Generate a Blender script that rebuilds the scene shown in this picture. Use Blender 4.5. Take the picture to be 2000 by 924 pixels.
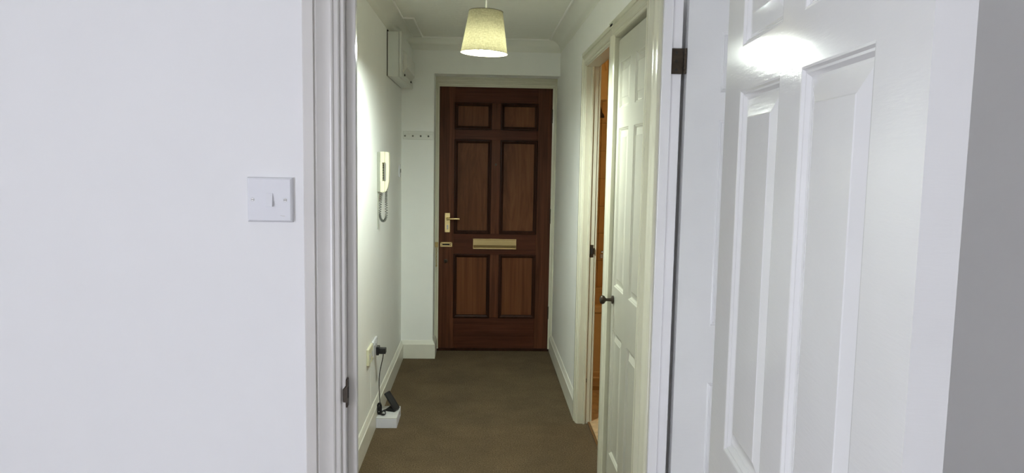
import bpy, bmesh, math, random
from mathutils import Vector, Matrix, Quaternion

for o in list(bpy.data.objects):
    bpy.data.objects.remove(o, do_unlink=True)
random.seed(7)
scene = bpy.context.scene
COL = scene.collection

# ------------------------------------------------------------------ camera
YAW, PITCH, ROLL, FPX, EYE = .0426, .1008, .0174, 1466.2, 1.45
def camera():
    cy, sy, cp, sp = math.cos(YAW), math.sin(YAW), math.cos(PITCH), math.sin(PITCH)
    f = Vector((sy*cp, cy*cp, -sp)); r = Vector((cy, -sy, 0)); u = r.cross(f)
    cr, sr = math.cos(ROLL), math.sin(ROLL)
    r2 = cr*r + sr*u; u2 = -sr*r + cr*u
    cd = bpy.data.cameras.new('camera'); co = bpy.data.objects.new('camera', cd)
    COL.objects.link(co)
    m = Matrix((r2, u2, -f)).transposed().to_4x4(); m.translation = (0, 0, EYE)
    co.matrix_world = m
    cd.sensor_fit = 'HORIZONTAL'; cd.sensor_width = 36.0; cd.lens = 36.0*FPX/2000.0
    cd.clip_start = .02; cd.clip_end = 100
    scene.camera = co
camera()

# ------------------------------------------------------------------ light, exposure
SKY_STRENGTH = 12.8
BULB_STRENGTH = 1800.0
scene.view_settings.view_transform = 'Standard'
scene.view_settings.look = 'None'
scene.view_settings.exposure = 0.0
scene.view_settings.gamma = 1.0
scene.view_settings.use_curve_mapping = False
w = bpy.data.worlds.new('sky'); scene.world = w; w.use_nodes = True
bg = w.node_tree.nodes['Background']
bg.inputs['Color'].default_value = (.845, .875, 1.0, 1); bg.inputs['Strength'].default_value = SKY_STRENGTH
scene.cycles.use_denoising = True
scene.cycles.max_bounces = 12
scene.cycles.diffuse_bounces = 8
scene.cycles.sample_clamp_indirect = 8.0
# the daylight that comes through the living room window and the added window is sampled through this portal (it adds no light of its own)
def portal(loc, rot, sx, sy):
    l = bpy.data.lights.new('window_portal', 'AREA'); l.shape = 'RECTANGLE'; l.size = sx; l.size_y = sy
    l.cycles.is_portal = True
    o = bpy.data.objects.new('window_portal', l); COL.objects.link(o); o.location = loc; o.rotation_euler = rot

# ------------------------------------------------------------------ materials
def srgb(r, g, b):
    def c(v):
        v /= 255.0
        return v/12.92 if v <= .04045 else ((v+.055)/1.055)**2.4
    return (c(r), c(g), c(b), 1)
def newmat(name):
    m = bpy.data.materials.new(name); m.use_nodes = True
    nt = m.node_tree; return m, nt, nt.nodes['Principled BSDF']
def noise(nt, scale, detail=4, rough=.6, mapscale=None, dist=0.0):
    tc = nt.nodes.new('ShaderNodeTexCoord'); n = nt.nodes.new('ShaderNodeTexNoise')
    n.inputs['Scale'].default_value = scale; n.inputs['Detail'].default_value = detail
    n.inputs['Roughness'].default_value = rough; n.inputs['Distortion'].default_value = dist
    if mapscale:
        mp = nt.nodes.new('ShaderNodeMapping'); mp.inputs['Scale'].default_value = mapscale
        nt.links.new(tc.outputs['Object'], mp.inputs['Vector']); nt.links.new(mp.outputs['Vector'], n.inputs['Vector'])
    else:
        nt.links.new(tc.outputs['Object'], n.inputs['Vector'])
    return n
def ramp(nt, src, stops):
    r = nt.nodes.new('ShaderNodeValToRGB'); e = r.color_ramp.elements
    while len(e) < len(stops): e.new(.5)
    for el, (p, c) in zip(e, stops): el.position = p; el.color = c
    nt.links.new(src, r.inputs['Fac']); return r
def bump(nt, bsdf, src, strength, dist=.002):
    b = nt.nodes.new('ShaderNodeBump'); b.inputs['Strength'].default_value = strength; b.inputs['Distance'].default_value = dist
    nt.links.new(src, b.inputs['Height']); nt.links.new(b.outputs['Normal'], bsdf.inputs['Normal'])
def scale_col(c, k): return (c[0]*k, c[1]*k, c[2]*k, 1)
def plain(name, col, rough=.5, metal=0.0, vary=.06, nscale=30, bstr=0.0, bdist=.001, mapscale=None, spec=None):
    m, nt, b = newmat(name)
    n = noise(nt, nscale, mapscale=mapscale)
    r = ramp(nt, n.outputs['Fac'], [(.3, scale_col(col, 1-vary)), (.7, scale_col(col, 1+vary))])
    nt.links.new(r.outputs['Color'], b.inputs['Base Color'])
    b.inputs['Roughness'].default_value = rough; b.inputs['Metallic'].default_value = metal
    if spec is not None: b.inputs['Specular IOR Level'].default_value = spec
    if bstr: bump(nt, b, n.outputs['Fac'], bstr, bdist)
    return m
def wood(name, dark, light, mapscale, rough=.42, dist=.6):
    m, nt, b = newmat(name)
    n = noise(nt, 1.0, 6, .62, mapscale, dist)
    n2 = noise(nt, 1.0, 2, .5, tuple(s*.22 for s in mapscale), .3)
    r = ramp(nt, n.outputs['Fac'], [(.28, dark), (.52, tuple((a+c)/2 for a, c in zip(dark, light))), (.75, light)])
    r2 = ramp(nt, n2.outputs['Fac'], [(.3, (.72, .70, .70, 1)), (.7, (1.15, 1.12, 1.1, 1))])
    mx = nt.nodes.new('ShaderNodeMix'); mx.data_type = 'RGBA'; mx.blend_type = 'MULTIPLY'; mx.inputs['Factor'].default_value = 1
    nt.links.new(r.outputs['Color'], mx.inputs['A']); nt.links.new(r2.outputs['Color'], mx.inputs['B'])
    nt.links.new(mx.outputs['Result'], b.inputs['Base Color'])
    b.inputs['Roughness'].default_value = rough; b.inputs['Specular IOR Level'].default_value = .1
    bump(nt, b, n.outputs['Fac'], .08, .001)
    return m

M = {}
M['wall'] = plain('white_emulsion', (.83, .83, .835, 1), .75, vary=.012, nscale=3, bstr=.0)
M['wall_hall'] = plain('white_emulsion_hall', (.915, .925, .895, 1), .6, vary=.015, nscale=4)
def gloss(name, col, rough=.16, mapscale=(90, 90, 3), bs=.10):
    m, nt, b = newmat(name)
    n = noise(nt, 1.0, 5, .6, mapscale)
    n2 = noise(nt, 5.0, 3, .5)
    r = ramp(nt, n2.outputs['Fac'], [(.3, scale_col(col, .965)), (.7, scale_col(col, 1.02))])
    nt.links.new(r.outputs['Color'], b.inputs['Base Color'])
    b.inputs['Roughness'].default_value = rough
    bump(nt, b, n.outputs['Fac'], bs, .0012)
    return m
M['gloss'] = gloss('white_gloss_paint', (.645, .625, .60, 1))
M['gloss_bright'] = gloss('bright_white_gloss_paint', (.82, .81, .82, 1))
M['gloss_cream'] = gloss('cream_white_gloss_paint', (.66, .645, .515, 1), .17)
M['gloss_closet'] = gloss('cream_gloss_closet_door', (.57, .56, .475, 1), .17)
M['gloss_door'] = gloss('white_gloss_door_paint', (.73, .73, .725, 1), .115, (28, 28, 170), .20)
M['skirting'] = plain('skirting_paint', (.78, .77, .68, 1), .35, vary=.03, nscale=12)
# artex ceiling
m, nt, b = newmat('textured_ceiling_paint'); M['ceiling'] = m
b.inputs['Base Color'].default_value = (.86, .865, .80, 1); b.inputs['Roughness'].default_value = .7
n = noise(nt, 1.0, 5, .6, (9, 22, 9), 1.2)
r = ramp(nt, n.outputs['Fac'], [(.50, (0, 0, 0, 1)), (.62, (1, 1, 1, 1))]); bump(nt, b, r.outputs['Color'], .5, .004)
M['cove'] = plain('coving_paint', (.86, .865, .80, 1), .65, vary=.012, nscale=6)
M['bead'] = plain('bead_paint', (.96, .96, .92, 1), .5, vary=.01)  # whiter than the coving: lamp light on the bead put into its colour
M['rail_paint'] = plain('rail_paint', (.80, .81, .765, 1), .4, vary=.01)  # darker than the wall: shading of the rail put into its colour
M['brass_dark'] = plain('shaded_brass', (.20, .14, .06, 1), .35, 1.0)  # slot shade and dark floor reflection put into the brass colour
M['floor_tile_brown'] = plain('brown_floor_tile', (.30, .155, .065, 1), .4, vary=.25, nscale=14)
# carpet
m, nt, b = newmat('brown_carpet'); M['carpet'] = m
n = noise(nt, 150, 4, .75); n2 = noise(nt, 4.0, 6, .7)
r = ramp(nt, n.outputs['Fac'], [(.34, (.064, .044, .026, 1)), (.68, (.205, .152, .094, 1))])
r2 = ramp(nt, n2.outputs['Fac'], [(.3, (.78, .78, .78, 1)), (.72, (1.16, 1.14, 1.1, 1))])
mx = nt.nodes.new('ShaderNodeMix'); mx.data_type = 'RGBA'; mx.blend_type = 'MULTIPLY'; mx.inputs['Factor'].default_value = 1
nt.links.new(r.outputs['Color'], mx.inputs['A']); nt.links.new(r2.outputs['Color'], mx.inputs['B'])
nt.links.new(mx.outputs['Result'], b.inputs['Base Color']); b.inputs['Roughness'].default_value = 1.0
b.inputs['Specular IOR Level'].default_value = .1
bump(nt, b, n.outputs['Fac'], .7, .006)
# mahogany front door
DK, LT = (.055, .0180, .0095, 1), (.130, .052, .027, 1)
M['wood_v'] = wood('mahogany_vertical_grain', DK, LT, (55, 55, 2.2))
M['wood_h'] = wood('mahogany_horizontal_grain', (.050, .0155, .009, 1), (.098, .035, .019, 1), (2.2, 55, 55))
M['wood_panel'] = wood('mahogany_panel_veneer', (.080, .030, .0145, 1), (.172, .072, .033, 1), (16, 16, 1.5), dist=2.2)
M['wood_panel_stripe'] = wood('mahogany_striped_panel', (.090, .031, .0135, 1), (.182, .072, .031, 1), (60, 60, 1.2), dist=.2)
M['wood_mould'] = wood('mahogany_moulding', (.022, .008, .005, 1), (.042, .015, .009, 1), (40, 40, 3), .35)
M['brass'] = plain('polished_brass', (.83, .66, .33, 1), .24, 1.0, vary=.04)
M['brass_dull'] = plain('dull_brass', (.52, .40, .19, 1), .38, 1.0, vary=.15)
M['steel'] = plain('steel_screw', (.45, .44, .42, 1), .35, 1.0)
M['bronze'] = plain('dark_bronze', (.060, .045, .032, 1), .38, .7, vary=.25)
M['dark'] = plain('dark_recess', (.02, .017, .014, 1), .7)
M['black'] = plain('black_plastic', (.012, .012, .013, 1), .35)
M['black_cable'] = plain('black_cable_rubber', (.010, .010, .011, 1), .5)
M['plastic'] = plain('white_plastic', (.74, .745, .78, 1), .25, vary=.01)
M['plastic_box'] = plain('white_metal_enclosure', (.66, .68, .64, 1), .35, vary=.02)
M['plastic_cover'] = plain('pale_grey_cover', (.62, .62, .57, 1), .3, vary=.03)
M['cream'] = plain('cream_plastic', (.78, .76, .56, 1), .35, vary=.02)
M['grey'] = plain('grey_plastic', (.20, .21, .18, 1), .45)
M['phone_grey'] = plain('phone_grey_plastic', (.34, .35, .29, 1), .45)
M['grey_cord'] = plain('grey_cord_vinyl', (.085, .09, .075, 1), .4)
M['paper'] = plain('white_card', (.86, .87, .97, 1), .6, vary=.01)  # daylight on the box sides put into a brighter, bluer card colour
M['paper_lid'] = plain('white_card_lid', (.66, .66, .66, 1), .6, vary=.03)  # same card; the dimmer light on top is put into the colour
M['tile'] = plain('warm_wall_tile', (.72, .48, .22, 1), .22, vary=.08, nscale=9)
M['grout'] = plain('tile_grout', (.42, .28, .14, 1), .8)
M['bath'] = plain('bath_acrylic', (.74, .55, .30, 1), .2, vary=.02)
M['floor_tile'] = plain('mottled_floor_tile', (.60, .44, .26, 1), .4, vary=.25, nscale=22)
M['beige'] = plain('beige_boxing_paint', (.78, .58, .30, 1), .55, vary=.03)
M['oak'] = wood('threshold_wood', (.16, .085, .035, 1), (.30, .17, .075, 1), (30, 3, 30))
M['chrome'] = plain('chrome', (.72, .72, .72, 1), .12, 1.0)
# fabric of the lamp shade: light shines through the weave
m, nt, b = newmat('beige_shade_fabric'); M['shade'] = m
out = nt.nodes['Material Output']; nt.nodes.remove(b)
n = noise(nt, 1.0, 3, .6, (420, 420, 60)); n3 = noise(nt, 1.0, 3, .6, (60, 60, 420))
add = nt.nodes.new('ShaderNodeMath'); add.operation = 'ADD'
nt.links.new(n.outputs['Fac'], add.inputs[0]); nt.links.new(n3.outputs['Fac'], add.inputs[1])
half = nt.nodes.new('ShaderNodeMath'); half.operation = 'MULTIPLY'; half.inputs[1].default_value = .5
nt.links.new(add.outputs[0], half.inputs[0])
rd = ramp(nt, half.outputs[0], [(.38, (.19, .165, .10, 1)), (.62, (.30, .265, .17, 1))])
rt = ramp(nt, half.outputs[0], [(.36, (.0032, .0028, .0015, 1)), (.64, (.0050, .0044, .0024, 1))])
d = nt.nodes.new('ShaderNodeBsdfDiffuse'); t = nt.nodes.new('ShaderNodeBsdfTranslucent'); a = nt.nodes.new('ShaderNodeAddShader')
nt.links.new(rd.outputs['Color'], d.inputs['Color']); nt.links.new(rt.outputs['Color'], t.inputs['Color'])
nt.links.new(d.outputs[0], a.inputs[0]); nt.links.new(t.outputs[0], a.inputs[1]); nt.links.new(a.outputs[0], out.inputs['Surface'])
M['shade_rim'] = plain('shade_trim_tape', (.10, .085, .05, 1), .8)
M['lining'] = plain('white_shade_lining', (.85, .85, .80, 1), .6)
def emit(name, col, s):
    m, nt, b = newmat(name); b.inputs['Base Color'].default_value = (0, 0, 0, 1)
    b.inputs['Emission Color'].default_value = col; b.inputs['Emission Strength'].default_value = s; return m
M['bulb'] = emit('lit_bulb', (.90, 1.0, .92, 1), BULB_STRENGTH)
M['bath_bulb'] = emit('lit_warm_bulb', (1, .56, .17, 1), 26)
# thin window pane
m, nt, b = newmat('window_glass'); M['glass'] = m
out = nt.nodes['Material Output']; nt.nodes.remove(b)
t = nt.nodes.new('ShaderNodeBsdfTransparent'); g = nt.nodes.new('ShaderNodeBsdfGlossy'); g.inputs['Roughness'].default_value = .02
x = nt.nodes.new('ShaderNodeMixShader'); x.inputs['Fac'].default_value = .06
nt.links.new(t.outputs[0], x.inputs[1]); nt.links.new(g.outputs[0], x.inputs[2]); nt.links.new(x.outputs[0], out.inputs['Surface'])

# ------------------------------------------------------------------ mesh helpers
def link(name, me, mat=None, parent=None):
    o = bpy.data.objects.new(name, me); COL.objects.link(o)
    if mat: o.data.materials.append(M[mat])
    if parent: o.parent = parent
    return o
class MB:
    """collects shapes into one mesh"""
    def __init__(s): s.bm = bmesh.new()
    def box(s, x0, x1, y0, y1, z0, z1, bevel=0, seg=2):
        r = bmesh.ops.create_cube(s.bm, size=1); vs = r['verts']
        for v in vs:
            v.co = Vector((x0 if v.co.x < 0 else x1, y0 if v.co.y < 0 else y1, z0 if v.co.z < 0 else z1))
        if bevel:
            es = list({e for v in vs for e in v.link_edges})
            bmesh.ops.bevel(s.bm, geom=es, offset=bevel, segments=seg, affect='EDGES', profile=.5)
        return s
    def poly(s, pts): return s.bm.faces.new([s.bm.verts.new(p) for p in pts])
    def rings(s, rings, close=True, caps=True):
        """loft between rings of points"""
        R = [[s.bm.verts.new(p) for p in r] for r in rings]; n = len(R[0])
        for a, b in zip(R, R[1:]):
            for i in range(n if close else n-1):
                j = (i+1) % n
                s.bm.faces.new((a[i], a[j], b[j], b[i]))
        if caps:
            s.bm.faces.new(list(reversed(R[0]))); s.bm.faces.new(R[-1])
        return s
    def lathe(s, prof, origin, axis='z', n=24, caps=True):
        ax = {'x': (Vector((0, 1, 0)), Vector((0, 0, 1)), Vector((1, 0, 0))), 'y': (Vector((0, 0, 1)), Vector((1, 0, 0)), Vector((0, 1, 0))),
              'z': (Vector((1, 0, 0)), Vector((0, 1, 0)), Vector((0, 0, 1)))}[axis]
        o = Vector(origin); rg = []
        for r, h in prof:
            rg.append([o + ax[0]*r*math.cos(2*math.pi*i/n) + ax[1]*r*math.sin(2*math.pi*i/n) + ax[2]*h for i in range(n)])
        return s.rings(rg, True, caps)
    def tube(s, pts, r, n=8, caps=True):
        pts = [Vector(p) for p in pts]; rg = []; up = None
        for i, p in enumerate(pts):
            t = (pts[min(i+1, len(pts)-1)] - pts[max(i-1, 0)]).normalized()
            if up is None:
                up = Vector((0, 0, 1)) if abs(t.z) < .9 else Vector((1, 0, 0))
            a = t.cross(up)
            if a.length < 1e-5: a = t.orthogonal()
            a.normalize(); up = a.cross(t).normalized()
            rad = r[i] if isinstance(r, (list, tuple)) else r
            rg.append([p + a*rad*math.cos(2*math.pi*k/n) + up*rad*math.sin(2*math.pi*k/n) for k in range(n)])
        return s.rings(rg, True, caps)
    def sphere(s, c, r, seg=20, rings=12, sc=(1, 1, 1)):
        v = bmesh.ops.create_uvsphere(s.bm, u_segments=seg, v_segments=rings, radius=r)['verts']
        for q in v: q.co = Vector((q.co.x*sc[0], q.co.y*sc[1], q.co.z*sc[2])) + Vector(c)
        return s
    def extrude(s, prof, fn0, fn1):
        """profile (a,b) placed by fn0 at one end and by fn1 at the other"""
        return s.rings([[fn0(a, b) for a, b in prof], [fn1(a, b) for a, b in prof]])
    def build(s, name, mat, parent=None, smooth=0):
        bmesh.ops.recalc_face_normals(s.bm, faces=s.bm.faces)
        me = bpy.data.meshes.new(name); s.bm.to_mesh(me); s.bm.free()
        if smooth:
            me.polygons.foreach_set('use_smooth', [True]*len(me.polygons))
            me.set_sharp_from_angle(angle=math.radians(smooth))
        return link(name, me, mat, parent)
def tag(o, label=None, cat=None, group=None, kind=None):
    if label: o['label'] = label
    if cat: o['category'] = cat
    if group: o['group'] = group
    if kind: o['kind'] = kind
    return o
def struct(o, label, cat): return tag(o, label, cat, kind='structure')
def empty(name, loc=(0, 0, 0), rz=0):
    o = bpy.data.objects.new(name, None); COL.objects.link(o); o.location = loc; o.rotation_euler = (0, 0, rz)
    o.empty_display_size = .05; return o
def curve_pts(pts, per=8):
    """Catmull-Rom through the points"""
    P = [Vector(p) for p in pts]; P = [2*P[0]-P[1]] + P + [2*P[-1]-P[-2]]; out = []
    for i in range(1, len(P)-2):
        for k in range(per):
            t = k/per; a, b, c, d = P[i-1:i+3]
            out.append(.5*((2*b) + (c-a)*t + (2*a-5*b+4*c-d)*t*t + (3*b-a-3*c+d)*t**3))
    out.append(P[-2]); return out

# ------------------------------------------------------------------ dimensions
XL, XR = -.567, .554           # hall walls
WT = .066                      # right partition
YF0, YF1 = 1.485, 1.600        # wall between living room and hall
YB = 5.403                     # stub of the end wall and the bulkhead above the door
YD = 5.629                     # front door face
ZC, ZCOVE = 2.293, 2.213       # ceiling, bottom of the coving
OL, OR = -.266, .520           # opening to the hall
ZH = 1.965                     # head of openings
YJ = 2.350                     # bedroom far jamb
CL0, CL1 = 2.545, 3.155        # closet
BA0, BA1 = 3.226, 4.030        # bathroom opening
LX0, LX1, LY0 = -2.4, 2.6, -3.3
PB = 5.42                      # bathroom far wall

# ------------------------------------------------------------------ setting: floors, ceilings, walls
struct(MB().box(LX0-.1, LX1+.1, LY0-.1, 5.78, -.1, 0).build('floor', 'carpet'),
       'brown fitted carpet running down the hallway', 'carpet')
struct(MB().box(LX0-.1, LX1+.1, LY0-.1, 5.9, ZC, ZC+.1).build('ceiling', 'ceiling'),
       'textured white ceiling above the hallway', 'ceiling')
struct(MB().box(XL-.11, XL, YF1, YB, 0, ZC).build('wall_left', 'wall_hall'), 'white left wall of the hallway', 'wall')
struct(MB().box(XL-.11, -.337, YB, 5.78, 0, ZC).box(-.337, XR, YB, 5.78, 2.052, ZC)
       .build('wall_back', 'wall_hall'), 'white end wall with bulkhead around the front door', 'wall')
wr = MB()
for y0, y1 in ((YF1, 1.66), (YJ+.03, CL0-.03), (CL1+.022, BA0-.022), (BA1+.03, 5.78)):
    wr.box(XR, XR+WT, y0, y1, 0, ZH+.02)
wr.box(XR, XR+WT, YF1, 5.78, ZH+.02, ZC)
struct(wr.build('wall_right', 'wall_hall'), 'white right wall of the hallway with three doorways', 'wall')
struct(MB().box(LX0, OL-.03, YF0, YF1, 0, ZC).box(OL-.03, OR+.03, YF0, YF1, ZH+.03, ZC).box(OR+.03, LX1, YF0, YF1, 0, ZC)
       .build('wall_front', 'wall'), 'white wall with light switch around the hall doorway', 'wall')
# living room behind the camera
WY0, WY1, WZ0, WZ1 = -2.65, -.6, .12, 2.1
struct(MB().box(LX0-.1, LX0, LY0, WY0, 0, ZC).box(LX0-.1, LX0, WY1, YF1, 0, ZC).box(LX0-.1, LX0, WY0, WY1, 0, WZ0)
       .box(LX0-.1, LX0, WY0, WY1, WZ1, ZC).build('wall_living_left', 'wall'), 'white living room wall with the window', 'wall')
struct(MB().box(LX0-.1, LX1+.1, LY0-.1, LY0, 0, ZC).build('wall_living_rear', 'wall'), 'white living room wall behind the camera', 'wall')
VY0, VY1, VZ0, VZ1 = 1.68, 2.36, .05, 1.05
struct(MB().box(LX1, LX1+.1, LY0, VY0, 0, ZC).box(LX1, LX1+.1, VY1, 5.78, 0, ZC).box(LX1, LX1+.1, VY0, VY1, 0, VZ0).box(LX1, LX1+.1, VY0, VY1, VZ1, ZC).build('wall_outer_right', 'wall'), 'white outer wall on the right of the flat', 'wall')
win = empty('window_1', (LX0-.05, (WY0+WY1)/2, WZ0)); struct(win, 'white framed window lighting the living room', 'window')
wl, wh = (WY1-WY0)/2, WZ1-WZ0
f = MB()
for y0, y1, z0, z1 in ((-wl, -wl+.06, 0, wh), (wl-.06, wl, 0, wh), (-.035, .035, 0, wh), (-wl, wl, 0, .06), (-wl, wl, wh-.06, wh)):
    f.box(-.03, .03, y0, y1, z0, z1)
f.build('window_frame', 'gloss', win)
for a, b in ((-wl+.06, -.035), (.035, wl-.06)):
    MB().box(-.003, .003, a, b, .06, wh-.06).build('pane', 'glass', win)
win = empty('window_2', (LX1+.05, (VY0+VY1)/2, VZ0)); struct(win, 'white framed window behind the bedroom door', 'window')  # unseen window, added to throw daylight onto the bedroom door
wl, wh = (VY1-VY0)/2, VZ1-VZ0; f = MB()
for y0, y1, z0, z1 in ((-wl, -wl+.05, 0, wh), (wl-.05, wl, 0, wh), (-wl, wl, 0, .05), (-wl, wl, wh-.05, wh)): f.box(-.03, .03, y0, y1, z0, z1)
f.build('window_frame', 'gloss', win)
MB().box(-.003, .003, -wl+.05, wl-.05, .05, wh-.05).build('pane', 'glass', win)
portal((LX1+.11, (VY0+VY1)/2, (VZ0+VZ1)/2), (0, math.pi/2, 0), VZ1-VZ0, VY1-VY0)
portal((LX0-.11, (WY0+WY1)/2, (WZ0+WZ1)/2), (0, -math.pi/2, 0), WZ1-WZ0, WY1-WY0)
# small lobby behind the bedroom door, closet back, bathroom walls
struct(MB().box(XR+WT, LX1, 2.42, 2.50, 0, ZC).build('wall_lobby', 'wall'), 'white wall behind the open bedroom door', 'wall')
struct(MB().box(XR+WT+.5, XR+WT+.56, 2.50, 3.13, 0, ZC).build('wall_closet', 'wall'), 'white back wall inside the closet', 'wall')
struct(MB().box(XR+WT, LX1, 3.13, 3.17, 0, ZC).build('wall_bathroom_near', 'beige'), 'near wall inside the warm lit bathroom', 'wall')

# bathroom far wall with tiles, floor tiles
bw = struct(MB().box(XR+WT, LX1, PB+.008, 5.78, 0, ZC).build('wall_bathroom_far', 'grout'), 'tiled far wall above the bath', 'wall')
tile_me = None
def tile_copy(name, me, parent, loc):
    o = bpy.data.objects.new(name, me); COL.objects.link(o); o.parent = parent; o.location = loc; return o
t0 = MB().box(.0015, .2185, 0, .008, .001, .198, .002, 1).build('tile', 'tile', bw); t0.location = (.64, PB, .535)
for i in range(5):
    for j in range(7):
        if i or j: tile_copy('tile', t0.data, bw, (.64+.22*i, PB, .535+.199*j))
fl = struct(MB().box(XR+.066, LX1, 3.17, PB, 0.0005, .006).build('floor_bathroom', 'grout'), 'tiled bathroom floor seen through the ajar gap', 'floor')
t0 = MB().box(.001, .149, .001, .149, 0, .006, .0015, 1).build('tile', 'floor_tile', fl); t0.location = (.6225, 3.26, .0055)
for i in range(6):
    for j in range(9):
        if i or j:
            if i == 1 and j == 0: tb = MB().box(.001, .149, .001, .149, 0, .006, .0015, 1).build('tile', 'floor_tile_brown', fl); tb.location = (.6225+.15, 3.26, .0055)
            else: tile_copy('tile', tb.data if i else t0.data, fl, (.6225+.15*i, 3.26+.15*j, .0055))

# ------------------------------------------------------------------ coving and ceiling bead
def cove_prof(px, pz, n=7):
    pts = [(0, 0), (.001, .001)]
    for i in range(n+1):
        a = math.pi/2*i/n
        pts.append((px - (px-.006)*math.cos(a) if False else .002+(px-.003)*(1-math.cos(a)), .002+(pz-.003)*math.sin(a)))
    pts += [(px, pz-.004), (px, pz), (0, pz)]
    return pts
CX, CZ = .086, ZC-ZCOVE
def cove_run(name, label, p0, p1, inward, px=CX, m0=0, m1=0):
    """coving along p0-p1; inward is the horizontal direction away from the wall; m0/m1 pull the ends in for mitres"""
    d = Vector((p1[0]-p0[0], p1[1]-p0[1], 0)).normalized(); iv = Vector((*inward, 0))
    def fn(p, m): return lambda a, b: Vector((p[0], p[1], ZCOVE)) + iv*a + d*m*a + Vector((0, 0, b))
    o = MB().extrude(cove_prof(px, CZ), fn(p0, m0), fn(p1, -m1)).build(name, 'cove', smooth=50)
    struct(o, label, 'coving')
    return o
YJOG = 4.63
c1 = cove_run('trim_1', 'white coving along the left hall ceiling', (XL, YF1), (XL, YB), (1, 0), m0=1, m1=1)
c3 = cove_run('trim_2', 'white coving across the end wall above the front door', (XL, YB), (XR, YB), (0, -1), m0=1, m1=1)
c4 = cove_run('trim_3', 'white coving along the right hall ceiling', (XR, YF1), (XR, YB), (-1, 0), m0=1, m1=1)
def bead(parent, pts, r=.0065):
    MB().tube([(x, y, ZC-.003) for x, y in pts], r, 6).build('bead', 'bead', parent)
bead(c1, ((XL+CX, YF1+CX), (XL+CX, YJOG)))
bead(c1, ((XL+CX-.003, YJOG), (XL+.15, YJOG), (XL+.15, YB-CX)))
bead(c3, ((XL+.147, YB-CX), (XR-CX, YB-CX)))
bead(c4, ((XR-CX, YF1+CX), (XR-CX, YB-CX+.003)))

# ------------------------------------------------------------------ skirting boards
SK = [(0, 0), (.018, 0), (.018, .104), (.014, .108), (.006, .128), (.003, .132), (0, .132)]
def skirt(name, label, p0, p1, inward, m0=0, m1=0):
    d = Vector((p1[0]-p0[0], p1[1]-p0[1], 0)).normalized(); iv = Vector((*inward, 0))
    def fn(p, m): return lambda a, b: Vector((p[0], p[1], 0)) + iv*a + d*m*a + Vector((0, 0, b))
    return struct(MB().extrude(SK, fn(p0, m0), fn(p1, -m1)).build(name, 'skirting'), label, 'skirting board')
skirt('baseboard_left', 'white skirting board along the left hall wall', (XL, YF1), (XL, YB), (1, 0), 0, 1)
sb = skirt('baseboard_back', 'short white skirting board left of the front door', (XL, YB), (-.337, YB), (0, -1), 1, -1)
d0 = MB().extrude(SK, lambda a, b: Vector((-.337+a, YB-a, b)), lambda a, b: Vector((-.337+a, YD-.02, b))).build('baseboard_return', 'skirting', sb)
skirt('baseboard_right', 'white skirting board along the right hall wall', (XR, BA1+.068), (XR, YD-.005), (-1, 0))
skirt('baseboard_right_near', 'short white skirting board beside the bedroom doorway', (XR, YJ+.066), (XR, CL0-.075), (-1, 0))
skirt('baseboard_living_left', 'white skirting board below the light switch', (LX0, YF0), (OL-.085, YF0), (0, -1))
skirt('baseboard_living_right', 'white skirting board behind the open white door', (OR+.085, YF0), (LX1, YF0), (0, -1))

# ------------------------------------------------------------------ door frames
ARCH = [(0, 0), (0, .006), (.002, .008), (.010, .0085), (.0115, .0115), (.014, .0125), (.016, .0115), (.024, .0112), (.032, .0125), (.038, .0155), (.0415, .0175), (.043, .0165),
        (.0435, .0135), (.046, .0135), (.047, .018), (.0655, .018), (.0675, .016), (.0675, 0)]
def archi(parent, mat, mapper, u0, u1, zt, scale=1.0, head=True, sides=(1, 1)):
    """architrave round an opening u0..u1 with head zt: mitred legs and head. mapper(u, z, proud)"""
    P = [(a*scale, b) for a, b in ARCH]
    if sides[0]:
        MB().extrude(P, lambda a, b: mapper(u0-a, 0, b), lambda a, b: mapper(u0-a, zt+a, b)).build('architrave', mat, parent, 40)
    if sides[1]:
        MB().extrude(P, lambda a, b: mapper(u1+a, 0, b), lambda a, b: mapper(u1+a, zt+a, b)).build('architrave', mat, parent, 40)
    if head:
        MB().extrude(P, lambda a, b: mapper(u0-a, zt+a, b), lambda a, b: mapper(u1+a, zt+a, b)).build('architrave', mat, parent, 40)

# frame of the doorway from the living room
fr = struct(empty('trim_4'), 'white painted door frame between living room and hallway', 'door frame')
archi(fr, 'gloss', lambda u, z, b: Vector((u, YF0-b, z)), OL-.009, OR+.009, ZH+.009)
archi(fr, 'gloss_cream', lambda u, z, b: Vector((u, YF1+b, z)), OL-.008, OR+.008, ZH+.008)
MB().box(OL-.03, OL, YF0-.002, YF1+.002, 0, ZH+.03, .0015, 1).build('jamb', 'gloss', fr)
MB().box(OR, OR+.03, YF0-.002, YF1+.002, 0, ZH+.03, .0015, 1).build('jamb', 'gloss', fr)
MB().box(OL, OR, YF0-.002, YF1+.002, ZH, ZH+.03).build('head_lining', 'gloss', fr)
MB().box(OL, OL+.0185, YF0+.018, YF0+.038, 0, ZH, .0015, 2).build('stop', 'gloss', fr)
MB().box(OR-.012, OR, YF0+.046, YF1-.03, 0, ZH, .001, 1).build('stop', 'gloss', fr)
MB().box(OL, OR, YF0+.046, YF1-.03, ZH-.012, ZH, .001, 1).build('stop', 'gloss', fr)
s = MB().box(OL-.001, OL+.003, YF0-.001, YF0+.0175, .948, 1.006, .001, 1)
s.rings([[(OL, YF0, .958), (OL, YF0, .994), (OL+.003, YF0, .994), (OL+.003, YF0, .958)],
         [(OL-.005, YF0-.008, .962), (OL-.005, YF0-.008, .988), (OL-.003, YF0-.010, .988), (OL-.003, YF0-.010, .962)]])
s = s.build('strike_plate', 'bronze', fr)
MB().box(OL+.0026, OL+.0034, YF0+.004, YF0+.014, .966, .988).build('latch_hole', 'dark', s)

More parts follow.
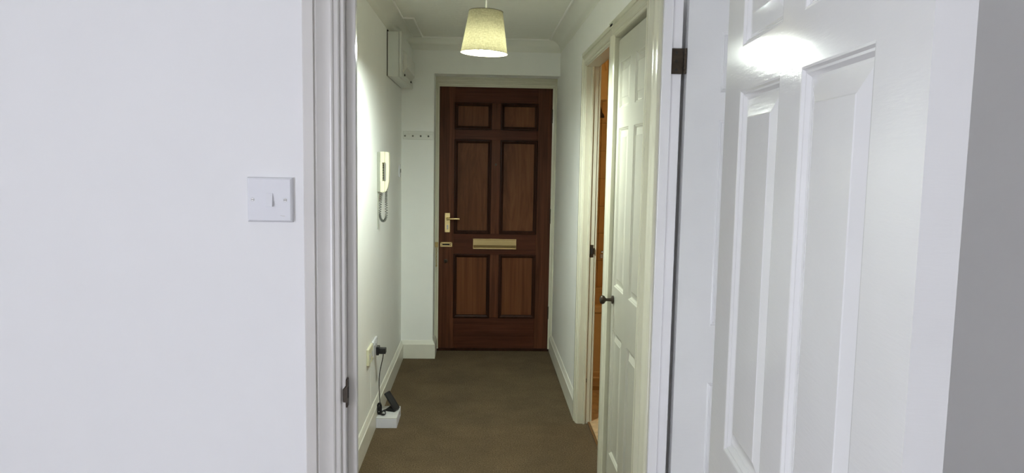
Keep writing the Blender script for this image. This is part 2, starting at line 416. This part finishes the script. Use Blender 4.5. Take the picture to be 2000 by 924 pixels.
# closet and bathroom share one frame on the right wall
def right(u, z, b): return Vector((XR-b, u, z))
fr = struct(empty('trim_5'), 'cream white frame around the ajar bathroom doorway', 'door frame')
MB().box(XR-.002, XR+WT, BA1, BA1+.03, 0, ZH, .0015, 1).build('jamb', 'gloss_cream', fr)
MB().box(XR-.002, XR+WT, BA0-.022, BA0, 0, ZH, .0015, 1).build('jamb', 'gloss_cream', fr)
MB().box(XR-.002, XR+WT, BA0-.022, BA1+.03, ZH-.012, ZH+.02).build('head_lining', 'gloss_cream', fr)
MB().box(XR+.028, XR+.040, BA1-.010, BA1, 0, ZH-.012, .001, 1).build('stop', 'gloss_cream', fr)
archi(fr, 'gloss_cream', right, BA0-.004, BA1+.006, ZH-.006, 1.03, True, (0, 1))
# far jamb rim on the bathroom side
MB().box(XR+WT, XR+WT+.014, BA1+.006, BA1+.066, 0, ZH+.05, .003, 1).build('architrave', 'gloss_cream', fr)
s = MB().box(XR+.040, XR+.061, BA1-.0022, BA1, .934, 1.002, .0006, 1).box(XR+.058, XR+.070, BA1-.0026, BA1-.001, .952, .984, .0006, 1).build('strike_plate', 'bronze', fr)
MB().box(XR+.046, XR+.056, BA1-.0030, BA1-.0020, .952, .984).build('latch_hole', 'dark', s)
MB().box(XR+.038, XR+.044, BA1-.0020, BA1+.0005, .236, .258, .001, 1).build('rub_mark', 'dark', fr)
fr = struct(empty('trim_6'), 'cream white frame around the closed closet door', 'door frame')
MB().box(XR-.002, XR+WT, CL1, CL1+.022, 0, ZH, .0015, 1).build('jamb', 'gloss_cream', fr)
MB().box(XR-.002, XR+WT, CL0-.03, CL0, 0, ZH, .0015, 1).build('jamb', 'gloss_cream', fr)
MB().box(XR-.002, XR+WT, CL0-.03, CL1+.022, ZH, ZH+.02).build('head_lining', 'gloss_cream', fr)
# post between closet and bathroom: one moulding serves both doors
PM = [(CL1-.001, 0), (CL1-.001, .006), (CL1+.006, .009), (CL1+.010, .0125), (CL1+.022, .0125), (CL1+.027, .0165), (CL1+.031, .0165), (CL1+.033, .014),
      (CL1+.052, .018), (CL1+.066, .018), (CL1+.069, .016), (CL1+.069, 0)]
MB().rings([[Vector((XR-b, y, 0)) for y, b in PM], [Vector((XR-b, y, ZH+.01)) for y, b in PM]]).build('mullion', 'gloss_cream', fr, 40)
archi(fr, 'gloss_cream', right, CL0-.004, CL1+.020, ZH+.001, 1.03, True, (1, 0))

# bedroom doorway
fr = struct(empty('trim_7'), 'white frame of the bedroom doorway with bronze hinge', 'door frame')
MB().box(XR-.001, XR+WT-.002, YJ, YJ+.03, 0, ZH, .002, 2).build('jamb', 'gloss_bright', fr)
MB().box(XR-.001, XR+WT-.002, 1.63, 1.66, 0, ZH, .002, 2).build('jamb', 'gloss_bright', fr)
MB().box(XR-.001, XR+WT-.002, 1.63, YJ+.03, ZH, ZH+.02).build('head_lining', 'gloss_bright', fr)
MB().box(XR+.001, XR+.030, YJ-.011, YJ, 0, ZH, .002, 2).build('stop', 'gloss_bright', fr)
P = [(0, 0), (0, .003), (.004, .008), (.016, .010), (.044, .013), (.050, .016), (.062, .016), (.062, 0)]
MB().extrude(P, lambda a, b: Vector((XR-b, YJ-.001+a, 0)), lambda a, b: Vector((XR-b, YJ-.001+a, ZH+a))).build('architrave', 'gloss_cream', fr, 60)
MB().extrude(P, lambda a, b: Vector((XR-b, YJ+a, ZH+a)), lambda a, b: Vector((XR-b, 1.66-a, ZH+a))).build('architrave', 'gloss_cream', fr, 60)

# ------------------------------------------------------------------ six-panel white doors
PROF = [(0, 0), (.003, .0005), (.006, .004), (.009, .0045), (.014, .0095), (.018, .0105), (.049, .0030), (.051, .0018), (.056, .0018)]
def panel_mesh(x0, x1, z0, z1, T, k=1.0):
    m = MB()
    for side in (0, 1):
        rg = []
        for ins, dep in PROF:
            ins *= k; y = dep if not side else T-dep
            rg.append([(x0+ins, y, z0+ins), (x1-ins, y, z0+ins), (x1-ins, y, z1-ins), (x0+ins, y, z1-ins)])
        R = [[m.bm.verts.new(p) for p in r] for r in rg]
        for a, b in zip(R, R[1:]):
            for i in range(4): m.bm.faces.new((a[i], a[(i+1) % 4], b[(i+1) % 4], b[i]))
        m.bm.faces.new(R[-1])
    return m
def leaf_mesh(W, Hh, T, holes, z_base=.006):
    m = MB(); xs = sorted({0, W, *[v for h in holes for v in h[:2]]}); zs = sorted({z_base, Hh, *[v for h in holes for v in h[2:]]})
    for x0, x1 in zip(xs, xs[1:]):
        for z0, z1 in zip(zs, zs[1:]):
            cx, cz = (x0+x1)/2, (z0+z1)/2
            if any(h[0] < cx < h[1] and h[2] < cz < h[3] for h in holes): continue
            m.poly([(x0, 0, z0), (x1, 0, z0), (x1, 0, z1), (x0, 0, z1)])
            m.poly([(x0, T, z1), (x1, T, z1), (x1, T, z0), (x0, T, z0)])
    m.poly([(0, 0, z_base), (0, 0, Hh), (0, T, Hh), (0, T, z_base)]); m.poly([(W, 0, z_base), (W, T, z_base), (W, T, Hh), (W, 0, Hh)])
    m.poly([(0, 0, Hh), (W, 0, Hh), (W, T, Hh), (0, T, Hh)]); m.poly([(0, 0, z_base), (0, T, z_base), (W, T, z_base), (W, 0, z_base)])
    bmesh.ops.remove_doubles(m.bm, verts=m.bm.verts, dist=1e-5)
    return m
def six_panel(name, label, loc, rz, W, Hh, T, cols, rows, mat, k=1.0):
    root = struct(empty(name, loc, rz), label, 'door')
    holes = [(x0, x1, z0, z1) for x0, x1 in cols for z0, z1 in rows]
    leaf_mesh(W, Hh, T, holes).build('leaf', mat, root)
    for h in holes: panel_mesh(*h, T, k).build('panel', mat, root)
    return root
ROWS = [(.197, .742), (.926, 1.588), (1.666, 1.856)]
# the living room door, swung open towards the camera on the right
N = Vector((.396, .659)); Hc = Vector((.468, 1.446)); D = (N-Hc).normalized()
six_panel('door_1', 'white gloss six panel door standing open large in the right foreground', (Hc.x, Hc.y, .004), math.atan2(D.y, D.x), .79, 1.958, .037,
          [(.113, .345), (.440, .672)], [(.19, .735), (.917, 1.577), (1.652, 1.842)], 'gloss_door')
# the bedroom door, open at a right angle, partly hidden behind the first one
da = six_panel('door_2', 'white six panel bedroom door open behind the nearest door', (.634, YJ-.004, .004), 0, .74, 1.955, .037,
          [(.106, .32), (.42, .634)], ROWS, 'gloss_door')
h = MB().box(-.054, -.012, -.0015, .003, 1.722, 1.800, .0006, 1).build('hinge_leaf', 'bronze', da)
for z in (1.735, 1.761, 1.787): MB().lathe([(.0045, 0), (.0045, .0012)], (-.034-.004*(z-1.761)/.026*0, -.0026, z), 'y', 12).build('screw', 'dark', h)
k = MB()
for a, b in ((1.722, 1.737), (1.7375, 1.753), (1.7535, 1.769), (1.7695, 1.785), (1.7855, 1.800)):
    k.lathe([(.0045, a), (.0045, b)], (-.0075, -.004, 0), 'z', 14)
k.build('hinge_knuckle', 'bronze', da, 40)
# closet door, closed
dc = six_panel('door_3', 'cream white six panel closet door with bronze knob', (XR+.011, CL1-.003, .004), -math.pi/2, .604, 1.948, .035,
          [(.047, .252), (.352, .557)], ROWS, 'gloss_closet', .8)
kn = MB().lathe([(.0, -.002), (.017, -.002), (.019, -.0045), (.016, -.007), (.007, -.010), (.006, -.030), (.008, -.034), (.017, -.040), (.0195, -.048), (.017, -.055), (.009, -.059), (0, -.060)],
                (.053, 0, .870), 'y', 24, caps=False).build('knob', 'bronze', dc, 60)

# ------------------------------------------------------------------ mahogany front door
fd = struct(empty('door_4', (0, YD, 0)), 'dark mahogany six panel front door with brass letterplate', 'door')
DX0, DX1, DZ0, DZ1, T = -.314, .530, .018, 1.992, .044
cols = [(-.196, .072), (.146, .418)]; rws = [(.257, .740), (.900, 1.596), (1.677, 1.868)]
def fbox(name, mat, x0, x1, z0, z1, y0=0, y1=T, bev=.0012): return MB().box(x0, x1, y0, y1, z0, z1, bev, 1).build(name, mat, fd)
fbox('stile', 'wood_v', DX0, cols[0][0], DZ0, DZ1); fbox('stile', 'wood_v', cols[1][1], DX1, DZ0, DZ1)
for z0, z1 in ((DZ0, rws[0][0]), (rws[0][1], rws[1][0]), (rws[1][1], rws[2][0]), (rws[2][1], DZ1)):
    fbox('rail', 'wood_h', cols[0][0], cols[1][1], z0, z1)
for z0, z1 in rws: fbox('muntin', 'wood_v', cols[0][1], cols[1][0], z0, z1)
BOL = [(-.004, 0), (-.004, -.004), (0, -.009), (.006, -.010), (.011, -.006), (.017, -.004), (.022, .004), (.022, .009)]
for x0, x1 in cols:
    for z0, z1 in rws:
        p = MB().box(x0, x1, .008, .034, z0, z1).build('panel', 'wood_panel_stripe' if z1 < .8 else 'wood_panel', fd)
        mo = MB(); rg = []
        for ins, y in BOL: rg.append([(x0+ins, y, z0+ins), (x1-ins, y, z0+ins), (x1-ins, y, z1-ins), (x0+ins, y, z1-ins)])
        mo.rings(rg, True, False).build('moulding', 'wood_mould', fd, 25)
MB().box(DX0-.02, DX1+.004, -.012, .10, 0, .0165, .003, 1).build('sill', 'wood_mould', fd)
# letterplate
lp = MB().box(-.053, .273, -.004, .001, .783, .861, .0015, 1).build('letterplate', 'brass', fd)
MB().rings([[(-.047, -.004, .856), (-.047, -.009, .853), (-.047, -.008, .812), (-.047, -.004, .810)], [(.267, -.004, .856), (.267, -.009, .853), (.267, -.008, .812), (.267, -.004, .810)]]).build('flap', 'brass', lp, 30)
MB().box(-.050, .270, -.0048, -.0035, .791, .810).build('slot', 'brass_dark', lp)
MB().box(-.053, .273, -.009, -.003, .783, .790, .001, 1).build('lower_lip', 'brass', lp)
# lever handle
lh = MB().box(-.267, -.226, -.004, .001, .905, 1.052, .002, 1).build('handle_plate', 'brass', fd)
lv = MB().lathe([(.011, -.004), (.011, -.012), (.008, -.016), (.008, -.040)], (-.247, 0, 1.008), 'y', 16)
lv.tube(curve_pts([(-.252, -.042, 1.008), (-.232, -.044, 1.009), (-.200, -.044, 1.010), (-.170, -.043, 1.010), (-.157, -.041, 1.009)], 4), [.008]*9+[.0085]*4+[.009]*4, 10).build('lever', 'brass', lh, 50)
MB().lathe([(0, -.006), (.0075, -.006), (.0075, -.003)], (-.246, 0, .955), 'y', 14, False).box(-.2515, -.2405, -.0055, -.003, .928, .955).build('lock_cylinder', 'steel', lh)
for x in (-.262, -.231):
    for z in (.912, 1.045): MB().lathe([(.0025, -.0042), (.0025, -.0052)], (x, 0, z), 'y', 10).build('screw', 'brass_dull', lh)
# door chain: slotted keeper on the door
kp = MB().box(-.300, -.209, -.004, .001, .823, .831, .001, 1).box(-.300, -.209, -.004, .001, .796, .804, .001, 1).box(-.300, -.290, -.004, .001, .80, .83, .001, 1).box(-.219, -.209, -.004, .001, .80, .83, .001, 1)
kp.box(-.288, -.222, -.012, -.006, .821, .826, .001, 1).box(-.288, -.222, -.012, -.006, .803, .808, .001, 1).box(-.288, -.282, -.012, 0, .803, .826, .001, 1).box(-.228, -.222, -.012, 0, .803, .826, .001, 1)
kp = kp.build('chain_keeper', 'brass', fd)
MB().box(-.280, -.230, -.001, .0005, .808, .820).build('slot', 'dark', kp)
MB().lathe([(0, -.016), (.006, -.015), (.010, -.010), (.010, -.004), (.015, -.003), (.015, 0)], (-.257, 0, .687), 'y', 18, False).build('lock_knob', 'bronze', fd, 50)
MB().lathe([(0, -.004), (.004, -.004), (.0075, -.003), (.0085, 0)], (.110, 0, 1.418), 'y', 16, False).build('spyhole', 'bronze', fd, 50)
for z0, z1 in ((1.731, 1.832), (.981, 1.093), (.251, .350)):
    MB().lathe([(.007, z0), (.007, z1)], (DX1-.004, -.006, 0), 'z', 12).box(DX1-.010, DX1, -.001, .001, z0, z1).build('hinge', 'bronze', fd, 40)

# front door frame
fr = struct(empty('trim_8'), 'cream painted stepped frame around the mahogany front door', 'door frame')
yb = YD
def jamb_steps(x_out, x_in, sgn):
    w = abs(x_in-x_out)
    return [(x_out, yb-.006), (x_out, yb-.030), (x_out+sgn*w*.28, yb-.030), (x_out+sgn*w*.32, yb-.024), (x_out+sgn*w*.50, yb-.022), (x_out+sgn*w*.55, yb-.014), (x_out+sgn*w, yb-.012), (x_out+sgn*w, yb-.002), (x_out, yb-.002)]
p = jamb_steps(-.337, -.311, 1); MB().rings([[(x, y, .018) for x, y in p], [(x, y, 2.052) for x, y in p]]).build('jamb', 'gloss_cream', fr)
p = jamb_steps(.554, .525, -1); MB().rings([[(x, y, .018) for x, y in p], [(x, y, 2.052) for x, y in p]]).build('jamb', 'gloss_cream', fr)
hp = [(2.060, -.002), (2.060, -.046), (2.046, -.046), (2.042, -.040), (2.036, -.040), (2.033, -.034), (2.022, -.033), (2.018, -.026), (2.010, -.027), (2.006, -.020), (1.996, -.019), (1.992, -.014), (1.984, -.013), (1.984, -.002)]
MB().rings([[(-.337, yb+y, z) for z, y in hp], [(.554, yb+y, z) for z, y in hp]]).build('head', 'gloss_cream', fr)
MB().box(-.337, DX0-.001, YD, YD+.08, 0, 2.06).box(DX1+.001, .554, YD, YD+.08, 0, 2.06).box(-.337, .554, YD, YD+.08, DZ1+.001, 2.06).build('rebate', 'gloss_cream', fr)
MB().box(DX0-.01, DX1+.01, YD+T+.002, YD+.1, 0, 2.05).build('draught_board', 'dark', fr)  # unseen dark board added behind the door to stop sky light leaking in

# door chain hanging from the frame
ch = empty('door_chain', (-.325, YD-.030, .655)); tag(ch, 'brass security chain hanging from the frame left of the front door', 'door chain')
MB().box(-.012, .012, -.004, .008, .140, .179, .001, 1).lathe([(.008, -.012), (.008, -.003)], (0, 0, .160), 'y', 12).build('bracket', 'brass_dull', ch)
lk = None
def link_mesh():
    pts = [(.0045*math.cos(t)*1.0, 0, .0085*math.sin(t)) for t in [2*math.pi*i/12 for i in range(13)]]
    return MB().tube(pts, .0014, 5, False)
z = .146; i = 0
while z > .008:
    if lk is None: lk = link_mesh().build('chain_link', 'brass_dull', ch); o = lk
    else: o = bpy.data.objects.new('chain_link', lk.data); COL.objects.link(o); o.parent = ch
    o.location = (.001*math.sin(i*.9), -.009, z-.008); o.rotation_euler = (0, 0, (i % 2)*math.pi/2+.4); z -= .0135; i += 1
MB().lathe([(0, 0), (.005, .001), (.006, .006), (.003, .010)], (0, -.009, -.004), 'z', 12, False).build('chain_end', 'brass_dull', ch)

# bathroom threshold strip
struct(MB().box(XR+.056, XR+.068, BA0-.004, BA1-.001, .0, .012, .003, 1).build('trim_9', 'oak'), 'wooden threshold strip at the bathroom doorway', 'threshold')

# ------------------------------------------------------------------ pendant lamp
LY, LXc = 3.30, .0125
pl = empty('pendant_lamp', (LXc, LY, 1.908)); tag(pl, 'beige fabric drum shade pendant lamp hanging lit in the hallway', 'lamp')
TILT = .035
def tilt(p):
    v = Vector(p); v -= Vector((0, 0, .18)); v.rotate(Quaternion((0, 1, 0), TILT)); return v + Vector((0, 0, .18))
def cone(name, r0, r1, z0, z1, mat, n=48, th=.0):
    m = MB(); m.rings([[tilt((r0*math.cos(2*math.pi*i/n), r0*math.sin(2*math.pi*i/n), z0)) for i in range(n)],
                       [tilt((r1*math.cos(2*math.pi*i/n), r1*math.sin(2*math.pi*i/n), z1)) for i in range(n)]], True, False)
    return m.build(name, mat, pl, 60)
cone('shade', .1005, .0725, 0, .176, 'shade')
for r, z in ((.1005, .0005), (.0725, .1755)):
    MB().tube([tilt((r*math.cos(2*math.pi*i/48), r*math.sin(2*math.pi*i/48), z)) for i in range(49)], .0016, 6, False).build('shade_rim', 'shade_rim', pl, 60)
sp = MB()
for k in range(3):
    a = 2*math.pi*k/3+.4; sp.tube([(.014*math.cos(a), .014*math.sin(a), .150), tilt((.072*math.cos(a), .072*math.sin(a), .172))], .0012, 5)
sp.build('shade_carrier', 'chrome', pl)
MB().lathe([(.010, .172), (.016, .165), (.017, .120), (.015, .112), (.0145, .074)], (0, 0, 0), 'z', 20).build('lamp_holder', 'plastic', pl, 50)
MB().lathe([(.012, .076), (.016, .066), (.026, .046), (.030, .030), (.028, .016), (.020, .005), (.008, 0), (0, -.0005)], (0, 0, 0), 'z', 24, False).build('bulb', 'bulb', pl, 60)
MB().tube([(0, 0, .170), (.0008, 0, .28), (0, 0, ZC-1.908-.02)], .0033, 8).build('cord', 'plastic', pl, 60)
MB().lathe([(.006, ZC-1.908-.040), (.030, ZC-1.908-.022), (.038, ZC-1.908-.012), (.039, ZC-1.908)], (0, 0, 0), 'z', 24).build('ceiling_rose', 'plastic', pl, 50)

# ------------------------------------------------------------------ light switch by the doorway
ls = empty('light_switch', (-.4095, YF0, 1.366)); tag(ls, 'square white light switch on the near wall left of the doorway', 'light switch')
m = MB(); s = .0435
rg = []
for ins, y in ((0, 0), (0, -.004), (.0015, -.0075), (.004, -.0095)): rg.append([(-s+ins, y, -s+ins), (s-ins, y, -s+ins), (s-ins, y, s-ins), (-s+ins, y, s-ins)])
m.rings(rg).build('plate', 'plastic', ls, 25)
m = MB().rings([[(-.0065, -.009, -.013), (.0065, -.009, -.013), (.0065, -.009, .013), (-.0065, -.009, .013)],
                [(-.0062, -.0165, -.0125), (.0062, -.0165, -.0125), (.0062, -.0105, .0125), (-.0062, -.0105, .0125)]]).build('rocker', 'plastic', ls)
for x in (-.0325, .0300):
    sc = MB().lathe([(0, -.0102), (.0030, -.0102), (.0036, -.0094)], (x, 0, 0), 'y', 16, False).build('screw', 'steel', ls)
    MB().box(x-.0026, x+.0026, -.0106, -.0101, -.0005, .0005).build('screw_slot', 'dark', sc)
MB().tube(curve_pts([(.0205, -.0096, -.0300), (.0230, -.0096, -.0304), (.0255, -.0096, -.0312), (.0275, -.0096, -.0310), (.0295, -.0096, -.0318)], 3), .00045, 4).build('embossed_mark', 'plastic_cover', ls)

# ------------------------------------------------------------------ fuse box high on the left wall
fb = empty('fuse_box', (XL, 4.56, 1.936)); tag(fb, 'white fuse box with hinged cover high on the left hall wall', 'fuse box')
L = .765; hh = .262
MB().box(.005, .072, 0, L, 0, hh, .002, 1).build('body', 'plastic_box', fb)
MB().box(-.004, .006, .004, L-.004, .004, hh+.010).build('back_plate', 'dark', fb)  # dark sheet painting the shadowed gap between box and wall
MB().box(.0735, .0865, -.001, L+.001, -.003, hh+.002, .002, 1).build('cover', 'plastic_box', fb)
# breaker cover, standing proud with a sloping lower lip
c = MB(); pr = [(.086, .165), (.112, .152), (.112, .064), (.086, .030)]
c.rings([[(x, .09, z) for x, z in pr], [(x, .62, z) for x, z in pr]]).build('breaker_cover', 'plastic_cover', fb)
for y in (.16, .575): MB().box(.0865, .0925, y, y+.02, .020, .032, .001, 1).build('hinge_tab', 'dark', fb)
for y in (.05, .70): MB().lathe([(.010, .086), (.010, .089), (.006, .0905)], (0, y, .034), 'x', 14).build('screw_cap', 'plastic_box', fb, 40)
MB().tube(curve_pts([(.030, .20, hh), (.034, .22, hh+.008), (.030, .26, hh+.014)], 4), .006, 8).build('cable_entry', 'grey', fb)

# ------------------------------------------------------------------ entry phone
ep = empty('entry_phone', (XL, 4.14, 1.264)); tag(ep, 'cream entry phone handset with coiled cord on the left hall wall', 'intercom phone')
MB().box(0, .018, .001, .094, .002, .220, .002, 1).build('back_plate', 'phone_grey', ep)
b = MB()
b.box(.016, .041, 0, .095, 0, .062, .003, 1).box(.016, .041, 0, .095, .162, .222, .003, 1).box(.016, .028, 0, .095, .060, .164, .001, 1)
b.build('base', 'cream', ep)
sl = MB()
for i in range(6): sl.box(.027, .0295, .008, .060, .075+.014*i, .082+.014*i)
sl.build('speaker_slots', 'grey', ep)
# handset: long bar with a rounded lower end
hs = MB(); pr = [(.0425, .222), (.060, .220), (.0635, .214), (.0645, .120), (.063, .060), (.058, .030), (.050, .010), (.044, .004), (.0425, .004), (.0425, .060), (.049, .066), (.049, .158), (.0425, .164)]
hs.rings([[(x, .004, z) for x, z in pr], [(x, .001, z) for x, z in pr], [(x, .052, z) for x, z in pr], [(x, .049, z) for x, z in pr]][1:3]).build('handset', 'cream', ep, 30)
# coiled cord looping below
path = curve_pts([(.022, .030, .002), (.016, .030, -.050), (.012, .030, -.110), (.014, .030, -.140), (.024, .030, -.158), (.037, .030, -.156), (.046, .030, -.132), (.046, .030, -.070), (.046, .030, -.030), (.047, .028, .006)], 10)
hel = []; turns = 42; n = len(path)
for q in range(turns*9+1):
    t = q/(turns*9)*(n-1); i = min(int(t), n-2); p = path[i].lerp(path[i+1], t-i); d = (path[i+1]-path[i]).normalized()
    a = d.cross(Vector((0, 1, 0))).normalized(); bb = Vector((0, 1, 0)); ang = 2*math.pi*q/9; R = .0062
    hel.append(p + a*R*math.cos(ang) + bb*R*math.sin(ang))
MB().tube(hel, .0017, 5).build('coiled_cord', 'grey_cord', ep, 60)
MB().rings([[(-.0005, .012, .004), (.010, .012, .004), (.010, .020, .004), (-.0005, .020, .004)], [(-.0005, .013, -.040), (.0055, .013, -.040), (.0055, .019, -.040), (-.0005, .019, -.040)],
            [(-.0005, .0135, -.205), (.003, .0135, -.205), (.003, .017, -.205), (-.0005, .017, -.205)]]).build('wall_cable', 'phone_grey', ep)

# ------------------------------------------------------------------ peg rail
pr_ = empty('peg_rail', (-.449, YB, 1.607)); tag(pr_, 'narrow white coat rail with four dark pegs beside the front door', 'coat rail')
MB().box(-.106, .106, -.014, 0, -.020, .020, .002, 1).build('board', 'rail_paint', pr_)
MB().box(-.108, .108, -.006, 0, .019, .038, .002, 1).build('top_strip', 'rail_paint', pr_)
for x in (-.0909, -.0357, .0196, .0739):
    MB().lathe([(.0035, -.013), (.0035, -.024), (.0062, -.027), (.0066, -.031), (.004, -.034), (0, -.0345)], (x, 0, .004), 'y', 14, False).build('peg', 'grey', pr_, 50)

# small switch plate at the far end of the left wall
bp = empty('bell_plate', (XL, 5.24, 1.366)); tag(bp, 'small white switch plate at the far end of the left wall', 'switch plate')
MB().box(0, .009, -.040, .040, -.043, .043, .002, 1).build('plate', 'plastic', bp)
MB().box(.008, .014, -.007, .007, -.013, .013, .001, 1).build('rocker', 'grey', bp)

# ------------------------------------------------------------------ sockets low on the left wall
so = empty('power_socket', (XL, 4.00, .436)); tag(so, 'white double power socket with a black plug in it', 'power socket')
MB().box(0, .011, -.073, .073, -.043, .043, .003, 1).build('plate', 'plastic', so)
for y in (-.044, .006): MB().box(.010, .014, y, y+.014, .018, .034, .001, 1).build('rocker', 'plastic', so)
so2 = empty('phone_socket', (XL, 3.818, .442)); tag(so2, 'cream double wall socket nearer than the white one', 'wall socket')
MB().box(0, .013, -.073, .073, -.043, .043, .003, 1).build('plate', 'cream', so2)
for y in (-.050, .022): MB().box(.012, .0145, y, y+.028, -.020, .012, .001, 1).build('jack', 'plastic', so2)
MB().tube(curve_pts([(.0035, .05, -.042), (.0035, .052, -.15), (.0035, .048, -.24), (.004, .05, -.308)], 4), .0016, 6).build('cable', 'wall_hall', so2)

# plug-in adapter with its cable falling to a coil on the white box
pa = empty('power_adapter', (XL+.0145, 4.035, .408)); tag(pa, 'black plug adapter with cable dropping to a tangled coil', 'power adapter')
MB().box(-.003, .012, -.026, .026, -.022, .024, .003, 2).build('plug_base', 'black', pa)
MB().box(.011, .048, -.021, .021, -.016, .014, .004, 2).build('plug_body', 'black', pa)
MB().tube(curve_pts([(.034, -.004, -.014), (.030, -.002, -.045), (.016, .0, -.110), (.011, .004, -.150), (.010, .0, -.185), (.012, -.002, -.240), (.016, -.012, -.285), (.016, -.020, -.300)], 6), .0024, 7).build('cable', 'black_cable', pa, 60)
# coil: bundled loops standing on the box lid (z .056), box top in this frame
zb = .056-.408+.003
pts = []
for i in range(66):
    t = i/65*2*math.pi*4.5
    pts.append((.014+.004*math.sin(t*.7)+.010*math.cos(t), -.026+.005*math.cos(t*.37), zb+.031+.030*math.sin(t)+.004*math.sin(t*.3)))
MB().tube(pts, .0027, 6).build('cable_coil', 'black_cable', pa, 60)
MB().lathe([(.0105, -.012), (.0120, -.008), (.0120, .008), (.0105, .012)], (.013, -.026, zb+.032), 'z', 12).build('cable_tie', 'black', pa, 40)
pts = []
for i in range(50):
    t = i/49*2*math.pi*2.4
    pts.append((.036+.012*math.cos(t), -.028+.016*math.sin(t)+.004*math.cos(t*.5), zb+.0015+.004*(1+math.sin(t*.8+1))+.006*max(0, math.sin(t))))
MB().tube(pts, .0024, 6).build('cable_loop', 'black_cable', pa, 60)
MB().tube(curve_pts([(.026, -.020, zb+.002), (.034, .0, zb+.012), (.048, .020, zb+.012), (.062, .036, zb+.004)], 5), .0019, 6).build('cable_end', 'black_cable', pa, 60)

# white box on the carpet
wb = empty('card_box', (-.4925, 4.055, 0)); tag(wb, 'low white card box on the carpet against the skirting', 'box')
MB().box(-.0555, .0555, -.1015, .1015, 0, .0505, .001, 1).build('tray', 'paper', wb)
MB().box(-.0555, .0555, -.101, .101, .051, .0555, .001, 1).build('lid', 'paper_lid', wb)
MB().box(.0552, .0562, .045, .060, .022, .040, .0003, 1).build('label', 'dark', wb)

# slim black handset leaning on its stand
ph = empty('cordless_phone', (-.472, 4.085, .0558), -.38); tag(ph, 'slim black handset leaning on its dock on the white box', 'phone')
def slab(name, c0, c1, th, y0, y1, bev, mat):
    a, b = Vector((c0[0], 0, c0[1])), Vector((c1[0], 0, c1[1])); d = (b-a).normalized(); nrm = Vector((-d.z, 0, d.x))*-1
    m = MB(); m.box(0, (b-a).length, y0, y1, -th/2, th/2, bev, 3)
    for v in m.bm.verts:
        v.co = a + d*v.co.x + Vector((0, v.co.y, 0)) + nrm*v.co.z
    return m.build(name, mat, ph, 40)
slab('handset', (.026, .007), (-.040, .098), .015, -.026, .026, .005, 'black')
m = MB().rings([[(-.038, -.028, 0), (.022, -.028, 0), (.022, .028, 0), (-.038, .028, 0)], [(-.032, -.024, .010), (.022, -.024, .010), (.022, .024, .010), (-.032, .024, .010)],
                [(-.012, -.020, .026), (.010, -.020, .014), (.010, .020, .014), (-.012, .020, .026)]]).build('dock', 'black', ph)

# ------------------------------------------------------------------ bathroom beyond the ajar doorway
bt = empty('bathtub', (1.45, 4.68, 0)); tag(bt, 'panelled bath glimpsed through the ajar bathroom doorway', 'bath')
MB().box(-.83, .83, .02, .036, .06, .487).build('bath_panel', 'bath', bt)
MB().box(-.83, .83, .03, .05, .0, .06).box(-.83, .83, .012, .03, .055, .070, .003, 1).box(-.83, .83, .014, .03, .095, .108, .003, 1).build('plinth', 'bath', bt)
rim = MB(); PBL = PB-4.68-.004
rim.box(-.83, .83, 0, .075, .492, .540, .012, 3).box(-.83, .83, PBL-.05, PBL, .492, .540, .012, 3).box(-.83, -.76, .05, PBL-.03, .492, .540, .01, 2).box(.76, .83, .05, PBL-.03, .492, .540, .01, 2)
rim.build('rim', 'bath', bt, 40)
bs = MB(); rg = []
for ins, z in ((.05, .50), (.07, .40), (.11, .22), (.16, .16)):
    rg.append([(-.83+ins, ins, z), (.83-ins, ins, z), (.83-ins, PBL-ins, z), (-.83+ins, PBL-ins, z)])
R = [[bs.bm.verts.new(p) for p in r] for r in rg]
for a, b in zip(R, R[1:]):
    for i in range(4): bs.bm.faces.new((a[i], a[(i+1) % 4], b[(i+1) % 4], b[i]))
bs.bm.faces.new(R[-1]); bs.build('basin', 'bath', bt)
tp = empty('shower_mixer', (.935, PB, .80)); tag(tp, 'small chrome shower valve on the bathroom tiles', 'tap')
MB().lathe([(.028, 0), (.028, -.008), (.014, -.012), (.014, -.04)], (0, 0, 0), 'y', 18).build('body', 'chrome', tp, 40)
MB().box(-.06, .05, -.056, -.034, -.011, .011, .005, 2).build('valve_bar', 'chrome', tp, 40)
MB().lathe([(.012, 0), (.014, -.03)], (-.055, -.045, -.012), 'z', 14).build('lever', 'chrome', tp, 40)
bx = empty('boxed_cupboard', (.79, 4.98, 1.856)); tag(bx, 'beige boxed cupboard high in the bathroom', 'cupboard')
MB().box(-.15, .035, 0, .43, 0, ZC-1.857).build('carcass', 'beige', bx)
MB().box(-.148, .030, -.016, -.001, .004, .43).build('front_panel', 'beige', bx)
MB().tube([(.022, -.020, .19), (-.020, -.020, .42)], .006, 8).build('trim_strip', 'beige', bx)
sh = empty('shower_rose', (.775, 4.99, 1.758)); tag(sh, 'dark shower head hanging under the beige bathroom cupboard', 'shower')
MB().tube(curve_pts([(0, 0, .097), (-.004, -.01, .070), (.004, -.016, .040), (.010, -.020, .018)], 4), .008, 8).build('arm', 'bronze', sh, 50)
MB().lathe([(.008, .02), (.020, .004), (.024, -.012), (.022, -.018)], (.008, -.02, 0), 'z', 16).build('spray_plate', 'bronze', sh, 50)
bl = empty('bathroom_lamp', (1.45, 4.1, ZC-.09)); tag(bl, 'warm ceiling lamp lighting the bathroom', 'lamp')
MB().lathe([(.10, .09), (.10, .07), (.09, .066)], (0, 0, 0), 'z', 28).build('base', 'plastic', bl)
MB().lathe([(.088, .066), (.085, .04), (.06, .012), (.02, 0), (0, 0)], (0, 0, 0), 'z', 28, False).build('diffuser', 'bath_bulb', bl, 60)
